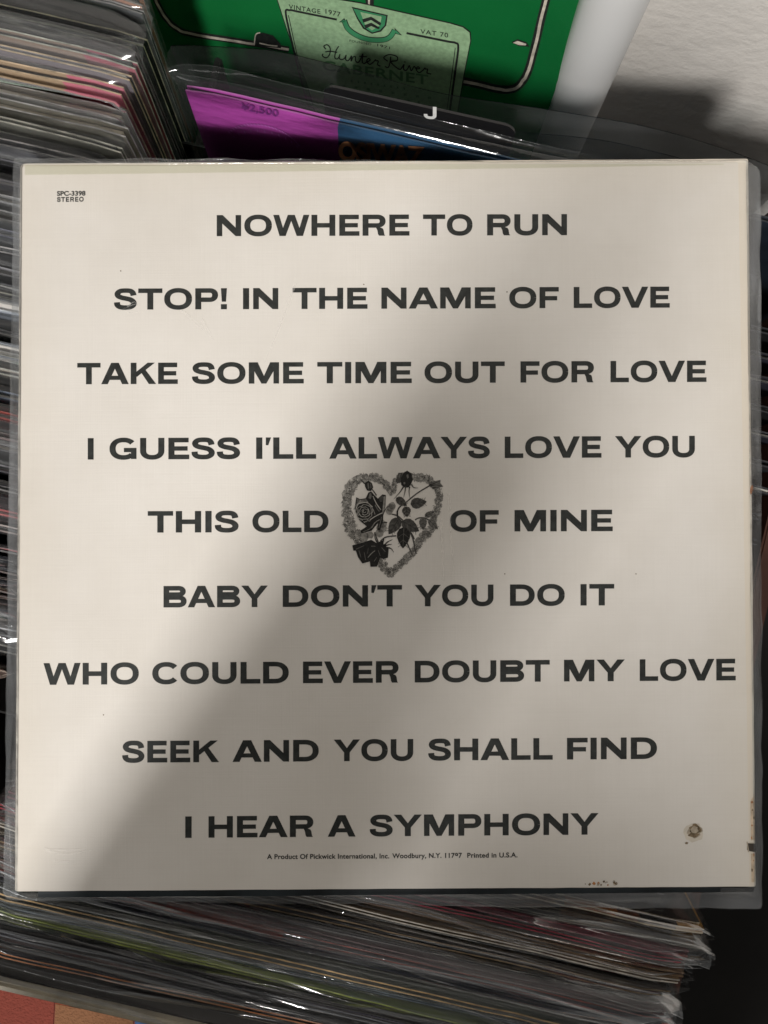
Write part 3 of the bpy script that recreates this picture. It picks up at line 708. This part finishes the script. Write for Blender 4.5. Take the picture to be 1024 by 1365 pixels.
def loop_px(cs, k=40, amp=.5, seed=0, rad=(4, 4, 4, 4)):
    """closed loop through four corners (clockwise from top left) with small rounded corners and slightly uneven edges"""
    out = []
    for i in range(4):
        a = Vector(cs[i]); b = Vector(cs[(i + 1) % 4]); p = Vector(cs[i - 1])
        d0 = (a - p).normalized(); d1 = (b - a).normalized(); r = rad[i]; rn = rad[(i + 1) % 4]
        for j in range(5):
            s = j / 4; q0 = a - d0 * r; q1 = a + d1 * r
            out.append(tuple((1 - s) ** 2 * q0 + 2 * s * (1 - s) * a + s * s * q1))
        L = (b - a).length; nrm = Vector((-d1.y, d1.x))
        for j in range(1, k):
            d = r + (L - r - rn) * j / k; pt = a + d1 * d + nrm * amp * (nz(d * .02, i, seed) + .6 * nz(d * .09, i, seed + 4))
            out.append(tuple(pt))
    return out
board = slab('jacket', loop_px([(27, 218), (997.5, 211.5), (1007.5, 1182), (20, 1188)], 40, .5, 1, (7, 3, 3, 3))[::-1], -.0032, 0, BOARD, album)
slick = slab('printed_sheet', loop_px([(28.5, 221.5), (984, 216.5), (999, 1181), (21.5, 1188)], 40, .4, 2, (7, 2, 2, 2))[::-1], 0, .00022, CREAM, board)
slick.parent = album
slab('dark_edge', [(50, 1184), (50, 1197), (300, 1196), (600, 1193), (961, 1190), (961, 1178)], -.0030, -.0004, simple('navy_edge', (.018, .024, .028), .5, .3, .3, 40), album)

TB = .022
H0 = .00032
titles = [
 [('NOWHERE', 289, 546), ('TO', 564, 630), ('RUN', 649.5, 756)], (289, 314.7, 756, 313.3, 28),
 [('STOP!', 152, 302.5), ('IN', 324, 371), ('THE', 390, 490), ('NAME', 508.5, 661), ('OF', 679, 745), ('LOVE', 765, 893)], (152, 412.7, 893, 410, 28),
 [('TAKE', 103, 237), ('SOME', 256, 405), ('TIME', 423, 549), ('OUT', 566, 673), ('FOR', 694, 793), ('LOVE', 814, 942)], (103, 512.2, 942, 509, 28.3),
 [('I', 117, 124.8), ('GUESS', 146, 320), ('I’LL', 341.5, 421.5), ('ALWAYS', 439, 653), ('LOVE', 673, 802), ('YOU', 820, 926.5)], (117, 612.6, 926, 609.5, 28.5),
 [('THIS', 197, 318), ('OLD', 336.5, 438), ('OF', 600, 665), ('MINE', 686, 817)], (197, 710, 817, 708, 28.5),
 [('BABY', 218, 357), ('DON’T', 377, 536), ('YOU', 553, 658), ('DO', 680, 753), ('IT', 774, 819)], (218, 809.8, 819, 807, 28.5),
 [('WHO', 58, 185), ('COULD', 203, 385), ('EVER', 404, 532.5), ('DOUBT', 553, 733), ('MY', 752, 833), ('LOVE', 853, 981)], (58, 913, 981, 907, 28.8),
 [('SEEK', 163, 292), ('AND', 310, 425), ('YOU', 445, 551), ('SHALL', 571, 737), ('FIND', 756, 876)], (163, 1016.8, 876, 1011.7, 28.8),
 [('I', 247, 255.5), ('HEAR', 278, 419), ('A', 437, 474), ('SYMPHONY', 493, 798)], (247, 1117, 798, 1112.6, 28.6)]
for ws, (ua, va, ub, vb, cp) in zip(titles[::2], titles[1::2]):
    pr = Print(ap, H0)
    for w_, u0, u1 in ws:
        f = lambda u: va + (vb - va) * (u - ua) / (ub - ua)
        if u0 == 600: pr.build('title_lettering', [INK], slick); pr = Print(ap, H0)
        caps(pr, w_, u0, u1, f(u0), f(u1), cp)
    pr.build('title_lettering', [INK], slick)
pr = Print(ap, H0)
word(pr, 'SPC-3398', 76, 114, 261, 260.6, 6.3, .03, 1.0); caps(pr, 'STEREO', 76, 111.5, 269, 268.6, 6.3, 0, .2)
pr.build('catalogue_lettering', [INK], slick)
pr = Print(ap, H0)
word(pr, 'A Product Of Pickwick International, Inc.', 356, 519, 1145.4, 1144.4, 6.6, .024, 1.05); word(pr, 'Woodbury, N.Y. 11797', 523, 616, 1144.3, 1143.6, 6.6, .024, 1.05); word(pr, 'Printed in U.S.A.', 623, 690, 1143.6, 1143, 6.6, .024, 1.05)
pr.build('maker_lettering', [INK], slick)

# heart of lace and roses, engraved in greys
g = lambda x: simple('engraving_grey', (x, x * .96, x * .88), .6, .2, .2, 900)
HM = [g(.30), g(.15), g(.075), g(.022), g(.50)]
pr = Print(ap, H0); rh = random.Random(11)
def hp(X, Y): return (430 + X / 5.389, 600 + Y / 5.389)
S = 1 / 5.389
lace = [(490, 893, 26), (450, 850, 34), (420, 800, 36), (330, 720, 40), (255, 650, 40), (215, 580, 52), (185, 510, 52), (172, 430, 40), (172, 360, 40), (190, 290, 44), (225, 235, 40), (280, 200, 38), (345, 190, 34), (405, 205, 32), (450, 240, 22), (478, 270, 26), (500, 300, 28), (520, 262, 26), (535, 220, 26), (570, 190, 24), (640, 190, 26), (700, 200, 32), (750, 202, 30), (785, 232, 26), (815, 262, 22), (838, 310, 26), (838, 355, 28), (828, 400, 28), (812, 450, 32), (800, 500, 28), (785, 560, 30), (745, 600, 34), (705, 650, 34), (672, 700, 28), (640, 745, 30), (600, 780, 32), (555, 820, 28), (520, 855, 30), (490, 893, 26)]
ring = []
for (x0, y0, w0), (x1, y1, w1) in zip(lace, lace[1:]):
    n = max(2, int(math.hypot(x1 - x0, y1 - y0) / 11))
    for k in range(n): s = k / n; ring.append((x0 + (x1 - x0) * s, y0 + (y1 - y0) * s, w0 + (w1 - w0) * s))
lv = 0
def hdisc(X, Y, r, m, h, n=8, wob=.15): pr.disc(*hp(X, Y), r * S, m, h, n, None, wob, rh)
for i, (x, y, w) in enumerate(ring):
    for k in range(3):
        a = rh.uniform(0, 6.28); d = w * .78 * math.sqrt(rh.random())
        hdisc(x + d * math.cos(a), y + d * math.sin(a), rh.uniform(11, 17), 0, .00001 + i * 2e-7)
for X, Y, r in ((490, 415, 30), (500, 400, 26), (480, 440, 24), (425, 560, 34), (410, 595, 30), (435, 530, 28), (300, 620, 34), (340, 610, 26), (250, 600, 32)): hdisc(X, Y, r, 0, .000035, 12)
for i, (x, y, w) in enumerate(ring):
    for k in range(5):
        a = rh.uniform(0, 6.28); d = w * .95 * math.sqrt(rh.random()); X, Y = x + d * math.cos(a), y + d * math.sin(a); r = rh.uniform(4, 9)
        c = [hp(X + r * math.cos(b * .9 + a), Y + r * math.sin(b * .9 + a)) for b in range(6)]
        pr.line(c, rh.uniform(2.4, 3.6) * S, rh.choice((1, 1, 2, 4)), .00005 + (i % 20) * 3e-7, smooth=False)
    if i % 3 == 0: hdisc(x + rh.uniform(-12, 12), y + rh.uniform(-12, 12), rh.uniform(3, 5), rh.choice((2, 3, 4)), .00006, 6)
def hpoly(pts, m, h): pr.poly([hp(*p) for p in pts], m, h)
def hline(pts, w, m, h, taper=False): pr.line([hp(*p) for p in pts], w * S, m, h, taper)
def leaf(b, t, hw, m, h):
    b = Vector(b); t = Vector(t); d = t - b; n = Vector((-d.y, d.x)).normalized(); A = []; B = []
    for k in range(11):
        s = k / 10; w = hw * (math.sin(math.pi * min(1, s * 1.02) ** .8) ** .75 if 0 < s < 1 else 0) * (1 - .25 * s) + (2 * (k % 2) if 0 < k < 10 else 0)
        c = b + d * s; A.append(tuple(c + n * w)); B.append(tuple(c - n * w))
    hpoly(A + B[::-1], m, h)
    hline([tuple(b), tuple(b + d * .5), tuple(t)], 3, 3 if m < 3 else 1, h + .00001)
    for k in range(1, 6):
        c = b + d * (k / 6.5); e = d.normalized() * hw * .55
        for sg in (1, -1):
            hline([tuple(c), tuple(c + n * sg * hw * .72 + e)], 2.6, (3 if k % 2 else 1), h + .00001)
hz_ = .00008
for s_ in ([(540, 490), (545, 420), (600, 375), (680, 310), (770, 255)], [(625, 575), (650, 640), (672, 745)], [(605, 660), (645, 755)], [(562, 400), (537, 440), (540, 490)], [(498, 460), (540, 472), (578, 505)], [(665, 502), (690, 488), (730, 487), (770, 505)], [(374, 590), (392, 640), (405, 672)], [(415, 655), (455, 625), (530, 615)], [(540, 480), (590, 540), (640, 600), (660, 640)]):
    hline(s_, 9, 2, hz_)
for b, t_, hw, m in (((632, 388), (748, 370), 42, 2), ((530, 342), (606, 400), 30, 2), ((600, 405), (608, 480), 34, 2), ((735, 478), (805, 440), 22, 1), ((722, 485), (722, 572), 30, 1), ((762, 498), (828, 568), 26, 1), ((552, 488), (476, 604), 46, 2), ((572, 510), (694, 582), 48, 2), ((585, 552), (578, 706), 52, 3)):
    leaf(b, t_, hw, m, hz_ + .00001)
# upper bud
hpoly([(566, 250), (560, 205), (583, 162), (608, 147), (640, 168), (648, 215), (634, 250), (616, 268), (590, 268)], 3, .00011); hpoly([(524, 226), (545, 163), (572, 163), (562, 232), (540, 238)], 2, .00011)
hpoly([(545, 190), (556, 168), (562, 170), (552, 205)], 1, .00012); hpoly([(602, 178), (616, 172), (620, 196), (610, 206)], 1, .00012); hdisc(588, 238, 8, 1, .00012)
for s_, w in (([(582, 262), (556, 302), (512, 352)], 12), ([(598, 262), (592, 300), (582, 342)], 11), ([(626, 262), (622, 300), (630, 352)], 10), ([(640, 245), (655, 268), (686, 272)], 11)): hline(s_, w, 2, .000115, True)
# right bud
hpoly([(762, 252), (798, 224), (848, 214), (846, 236), (868, 262), (838, 268), (818, 288), (792, 278)], 1, .00011)
for s_ in ([(766, 252), (800, 240), (846, 220)], [(775, 258), (815, 250), (862, 262)], [(790, 272), (815, 268), (835, 268)]): hline(s_, 9, 3, .00012, True)
# left bud
hpoly([(302, 238), (330, 218), (356, 238), (364, 268), (346, 294), (320, 290), (306, 262)], 3, .00011); hpoly([(322, 240), (332, 236), (336, 270), (328, 282)], 1, .00012); hpoly([(344, 240), (350, 242), (352, 268), (346, 276)], 1, .00012)
hline([(356, 282), (372, 302), (388, 326)], 8, 2, .000115); hline([(276, 212), (304, 242)], 9, 2, .000115)
# big rose
hpoly([(243, 338), (268, 352), (310, 346), (330, 305), (350, 296), (372, 322), (398, 348), (430, 318), (455, 322), (452, 400), (436, 460), (436, 505), (414, 575), (394, 572), (400, 522), (352, 580), (280, 598), (272, 578), (318, 548), (268, 506), (234, 450), (234, 398)], 3, .00011)
hpoly([(248, 346), (270, 358), (312, 352), (330, 372), (290, 372), (244, 396)], 1, .00012); hpoly([(338, 312), (350, 306), (356, 330), (345, 352), (330, 345)], 1, .00012); hpoly([(404, 350), (428, 326), (440, 330), (432, 372), (414, 372)], 2, .00012)
hpoly([(440, 336), (450, 330), (448, 400), (436, 455), (430, 440)], 0, .000125)
cx, cy = 302, 440
for r_, a0, a1, m, w in ((66, 100, 330, 4, 6), (58, -20, 120, 0, 6), (50, 140, 380, 0, 5), (42, 20, 200, 4, 4.5), (33, 170, 400, 0, 4.5), (26, -40, 130, 4, 4), (18, 120, 330, 0, 4), (10, 0, 260, 4, 3.5), (75, 190, 262, 0, 6), (74, 40, 95, 0, 6)):
    pts = [(cx + r_ * (1 + .28 * nz(k * .5, r_)) * math.cos(R(a0 + (a1 - a0) * k / 12)), cy + r_ * .98 * (1 + .28 * nz(k * .5, r_, 4)) * math.sin(R(a0 + (a1 - a0) * k / 12))) for k in range(13)]
    hline(pts, w, m, .00013)
for s_, m, w in (([(362, 330), (388, 385), (420, 430)], 4, 6), ([(378, 392), (396, 425), (410, 440)], 1, 8), ([(318, 368), (360, 420), (378, 462)], 0, 5), ([(340, 500), (390, 470), (432, 450)], 4, 6), ([(352, 560), (378, 520), (410, 500)], 0, 5), ([(290, 588), (340, 565), (368, 530)], 1, 5), ([(404, 560), (416, 520), (424, 480)], 1, 5)): hline(s_, w, m, .000135)
hline([(430, 470), (455, 420), (480, 400)], 9, 3, .00012, True); hline([(430, 524), (465, 518)], 7, 3, .00012)
# lower dark rose
hpoly([(214, 684), (290, 664), (350, 644), (390, 668), (430, 648), (442, 682), (476, 704), (470, 772), (440, 782), (414, 774), (392, 836), (345, 838), (340, 800), (286, 814), (256, 770), (240, 722), (222, 722)], 3, .00011)
for s_, m, w in (([(240, 712), (300, 686)], 1, 4), ([(326, 772), (352, 742), (378, 722)], 0, 5), ([(300, 735), (310, 790)], 1, 4), ([(262, 722), (276, 770)], 1, 4), ([(370, 800), (390, 770)], 1, 4), ([(400, 720), (415, 760)], 1, 4), ([(350, 690), (380, 690)], 1, 5), ([(425, 700), (452, 730)], 1, 4), ([(330, 700), (322, 745)], 2, 6)): hline(s_, w, m, .00012)
for s_, w in (([(438, 690), (468, 660), (504, 642)], 13), ([(450, 700), (490, 706), (512, 734)], 13), ([(430, 676), (440, 640), (446, 625)], 13), ([(440, 690), (480, 678), (500, 676)], 10), ([(400, 672), (380, 640), (372, 600)], 10)): hline(s_, w, 3, .000115, True)
pr.build('heart_print', HM, slick)

# marks: brown scuff, stains, notch in the edge, pen dots
ST = [simple('brown_stain', (.20, .15, .095), .8, .1, .3, 500), simple('pale_scuff', (.42, .36, .28), .8, .1, .2, 400), simple('rust_stain', (.42, .19, .07), .8, .1, .3, 400), simple('stain_halo', (.63, .575, .49), .7, .2, .06, 200)]
pr = Print(ap, H0); rh = random.Random(4)
def blob(u, v, r, m, h, ry=None, w=.22): pr.disc(u, v, r, m, h, 16, ry, w, rh)
pr.disc(925, 1110, 13, 3, -.00002, 18, 13, .12, rh); blob(926, 1108, 9.5, 1, 0, 9); blob(927, 1106, 7.6, 0, .00002, 7); blob(925, 1113, 7, 0, .00003, 3.4); blob(926, 1106, 5, 1, .00005, 4.4); blob(915.5, 1124, 2, 0, .00002, 1.5)
pr.build('brown_scuff', ST, slick); pr = Print(ap, H0)
for k in range(16): blob(782 + rh.uniform(-4, 42), 1180 - abs(rh.gauss(0, 2.4)), rh.uniform(.6, 2.0), rh.choice((0, 2, 1)), .00002 + k * 1e-6, None, .4)
pr.build('edge_stain', ST, slick); pr = Print(ap, H0)
for u, v in ((161, 361), (485, 379), (673, 765), (848, 765), (164, 507), (138, 953), (676, 389)): blob(u, v, .8, 0, 0)
pr.build('paper_specks', ST, slick)
pr = Print(ap, .00012); blob(1003, 651, 2.2, 2, 0, 5, .4); blob(1001, 655, 1.2, 2, .00001, 4, .4)
pr.poly([(1000.5, 1068), (1005.6, 1060), (1006.6, 1120), (1001.2, 1120)], 3); pr.poly([(1001.3, 1138), (1006.4, 1138), (1006.6, 1176), (1002, 1176)], 3)
for k in range(9): blob(1003.5 + rh.uniform(-1.5, 2), 1070 + k * 11 + rh.uniform(-4, 4), rh.uniform(.5, 1.3), rh.choice((0, 2)), .00002 + k * 1e-6, rh.uniform(.8, 2.4), .4)
pr.build('rust_spot', [ST[0], ST[1], simple('rust', (.42, .16, .05), .8, .1, .3, 400), simple('toned_spine', (.62, .50, .37), .8, .1, .15, 300)], album)
pr = Print(ap, .0003); pr.poly([(996, 1124), (1007, 1125), (1007, 1136), (1000, 1135), (996, 1133)], 0); pr.line([(996, 1122), (998, 1136)], 1.6, 1, .00003, smooth=False)
pr.build('edge_notch', [simple('notch_dark', (.06, .05, .04), .8), ST[1]], album)

# scuffs of the plastic, and glints along its creases painted as pale streaks
t = NT('scuff_glint_film'); t.n.remove(t.b)
tr = t.new('ShaderNodeBsdfTransparent'); df = t.new('ShaderNodeBsdfDiffuse'); df.inputs[0].default_value = (.92, .9, .86, 1); mx = t.new('ShaderNodeMixShader')
t.link(t.math('MULTIPLY', t.math('POWER', t.noise(120, 4, stretch=(1, 1, 1)), 2), .6), mx.inputs[0]); t.link(tr.outputs[0], mx.inputs[1]); t.link(df.outputs[0], mx.inputs[2]); t.link(mx.outputs[0], t.out.inputs[0])
SCUFF_GLINT = t.m
t = NT('folded_film'); t.n.remove(t.b)
tr = t.new('ShaderNodeBsdfTransparent'); tr.inputs[0].default_value = (.90, .91, .86, 1); t.link(tr.outputs[0], t.out.inputs[0]); FOLD = t.m
pr = Print(ap, .0005)
def streak(pts, w, n=1, jit=0):
    rr = random.Random(int(pts[0][0]))
    for k in range(n):
        pr.line([(u + rr.uniform(-jit, jit), v + rr.uniform(-jit, jit)) for u, v in pts], w * rr.uniform(.5, 1.2), 0, k * .00001 + len(pr.v) * 1e-8, True)
streak([(588, 690), (591, 730), (590, 775)], 5, 2, 2); streak([(598, 660), (600, 720), (603, 770)], 2, 2, 3)
streak([(395, 380), (372, 440), (352, 480)], 6, 1, 3)
streak([(168, 408), (180, 404), (186, 406)], 2, 2, 3); streak([(172, 418), (183, 415)], 1.6, 2, 2); streak([(166, 411), (176, 409)], 1.4, 2, 3)
streak([(243, 415), (262, 432), (284, 452)], 5, 2, 4); streak([(268, 424), (280, 446)], 2, 2, 3)
streak([(60, 1130), (90, 1136), (125, 1134)], 4, 2, 5); streak([(70, 1150), (100, 1152)], 3, 1, 4)
pr.build('film_scuffs_glints', [SCUFF_GLINT], album)
pr = Print(ap, .00042); pr.poly([(33, 220), (33, 233), (180, 231.5), (420, 228), (700, 224), (965, 219.5), (965, 218)], 0); pr.build('folded_film_strip', [FOLD], album)

# the plastic outer sleeve: margins of the two film sheets round the jacket, sealed at the rim
IN = loop_px([(30, 221), (994, 215), (1004.5, 1188.5), (23.5, 1196)], 60, .4, 3, (5, 4, 4, 4))
ON = loop_px([(15, 206.5), (1017, 216), (1019.5, 1216), (1, 1203)], 60, 2.2, 6, (8, 16, 6, 14))
V = []; Fc = []; MI = []
N = len(IN)
def ring_sheet(hs, fr, seed, amp):
    b = len(V)
    for k, f in enumerate(fr):
        for i in range(N):
            u = IN[i][0] + (ON[i][0] - IN[i][0]) * f; v = IN[i][1] + (ON[i][1] - IN[i][1]) * f
            p = ploc(u, v)
            w = math.sin(math.pi * min(1, f)) if f < 1 else 0
            h = hs[k] + amp * w * (nz(i * .16, f * 2.2, seed) + .55 * nz(i * .45, f * 3, seed + 2)) + (.0012 * nz(i * .09, 1, seed) if f >= .8 else 0)
            V.append(Vector((p.x, p.y, h)))
    for k in range(len(fr) - 1):
        for i in range(N):
            a = b + k * N + i; c = b + k * N + (i + 1) % N
            Fc.append((a, c, c + N, a + N)); MI.append(1 if k == len(fr) - 2 else 0)
fr = [0, .12, .25, .4, .55, .7, .85, .965, 1.0]
ring_sheet([.0006, .0009, .0003, -.0004, -.0010, -.0014, -.0018, -.0020, -.0021], fr, 2.2, .0017)
ring_sheet([-.0036, -.0036, -.0034, -.0032, -.0030, -.0028, -.0026, -.0024, -.0022], fr, 7.7, .0009)
obj('outer_sleeve', V, Fc, [FILM_BIG, FILM_EDGE], album, MI, True)

# ------------------------------------------------------------------ the photographer kneeling behind the camera, whose shadow falls on the album
def skinned(name, pts, edges, mats, parent=None):
    me = bpy.data.meshes.new(name); me.from_pydata([p[:3] for p in pts], edges, [])
    o = bpy.data.objects.new(name, me); col.objects.link(o)
    sk = o.modifiers.new('skin', 'SKIN'); sk.use_smooth_shade = True
    o.modifiers.new('sub', 'SUBSURF').levels = 2; o.modifiers['sub'].render_levels = 2
    for i, p in enumerate(pts):
        v = me.skin_vertices[0].data[i]; v.radius = (p[3], p[4] if len(p) > 4 else p[3]); v.use_root = (i == 0)
    dg = bpy.context.evaluated_depsgraph_get(); dg.update()
    m2 = bpy.data.meshes.new_from_object(o.evaluated_get(dg)); bpy.data.objects.remove(o)
    m2.name = name; m2.materials.clear(); [m2.materials.append(m) for m in mats]
    o = bpy.data.objects.new(name, m2); col.objects.link(o)
    if parent: o.parent = parent
    return o
def lean(p):   # the pose is kept against the lamp: a point keeps its height and the line its shadow falls along
    L0 = Vector((-.35, -1.15, 1.9)); t0 = p[2] / L0.z; S_ = (Vector(p[:3]) - L0 * t0) / (1 - t0); t1 = p[2] / LAMP.z
    e = S_ + (LAMP - S_) * t1; return (e.x, e.y, p[2], *p[3:])
SKIN = simple('skin', (.42, .26, .18), .5); CLOTH = simple('dark_cloth', (.03, .032, .04), .9); HAIR = simple('dark_hair', (.02, .015, .012), .6)
body = [(-.08, -.86, .02, .15, .12), (-.08, -.80, .20, .14, .11), (-.075, -.72, .36, .14, .10), (-.07, -.62, .45, .06), (-.06, -.55, .50, .052), (-.045, -.472, .575, .10), (-.04, -.457, .64, .08),
        (-.22, -.68, .40, .06), (-.19, -.46, .24, .05), (-.140, -.338, .27, .054), (-.094, -.295, .36, .046), (-.066, -.268, .45, .037), (-.050, -.262, .515, .040), (-.047, -.260, .545, .032),
        (.10, -.68, .40, .06), (.15, -.50, .22, .05), (.13, -.42, .10, .04), (.12, -.40, .06, .03),
        (-.18, -.84, -.02, .09), (-.20, -.66, -.28, .065), (-.19, -.99, -.30, .05), (.02, -.84, -.02, .09), (.04, -.66, -.28, .065), (.03, -.99, -.30, .05)]
ed = [(0, 1), (1, 2), (2, 3), (3, 4), (4, 5), (5, 6), (2, 7), (7, 8), (8, 9), (9, 10), (10, 11), (11, 12), (12, 13), (2, 14), (14, 15), (15, 16), (16, 17), (0, 18), (18, 19), (19, 20), (0, 21), (21, 22), (22, 23)]
person = skinned('person', [lean(p) for p in body], ed, [SKIN, CLOTH])
heads = [Vector(lean(body[k])[:3]) for k in (5, 6)]; hands = [Vector(lean(body[k])[:3]) for k in (12, 13, 16, 17)]
for p in person.data.polygons:
    c = p.center
    p.material_index = 0 if min((c - h).length for h in heads) < .115 or min((c - h).length for h in hands) < .05 else 1
tag(person, 'kneeling person in dark clothes leaning over the bin with one hand raised', 'person')
skinned('hair', [lean(p) for p in [(-.06, -.565, .57, .05), (-.055, -.525, .64, .088), (-.05, -.48, .68, .065)]], [(0, 1), (1, 2)], [HAIR], person)
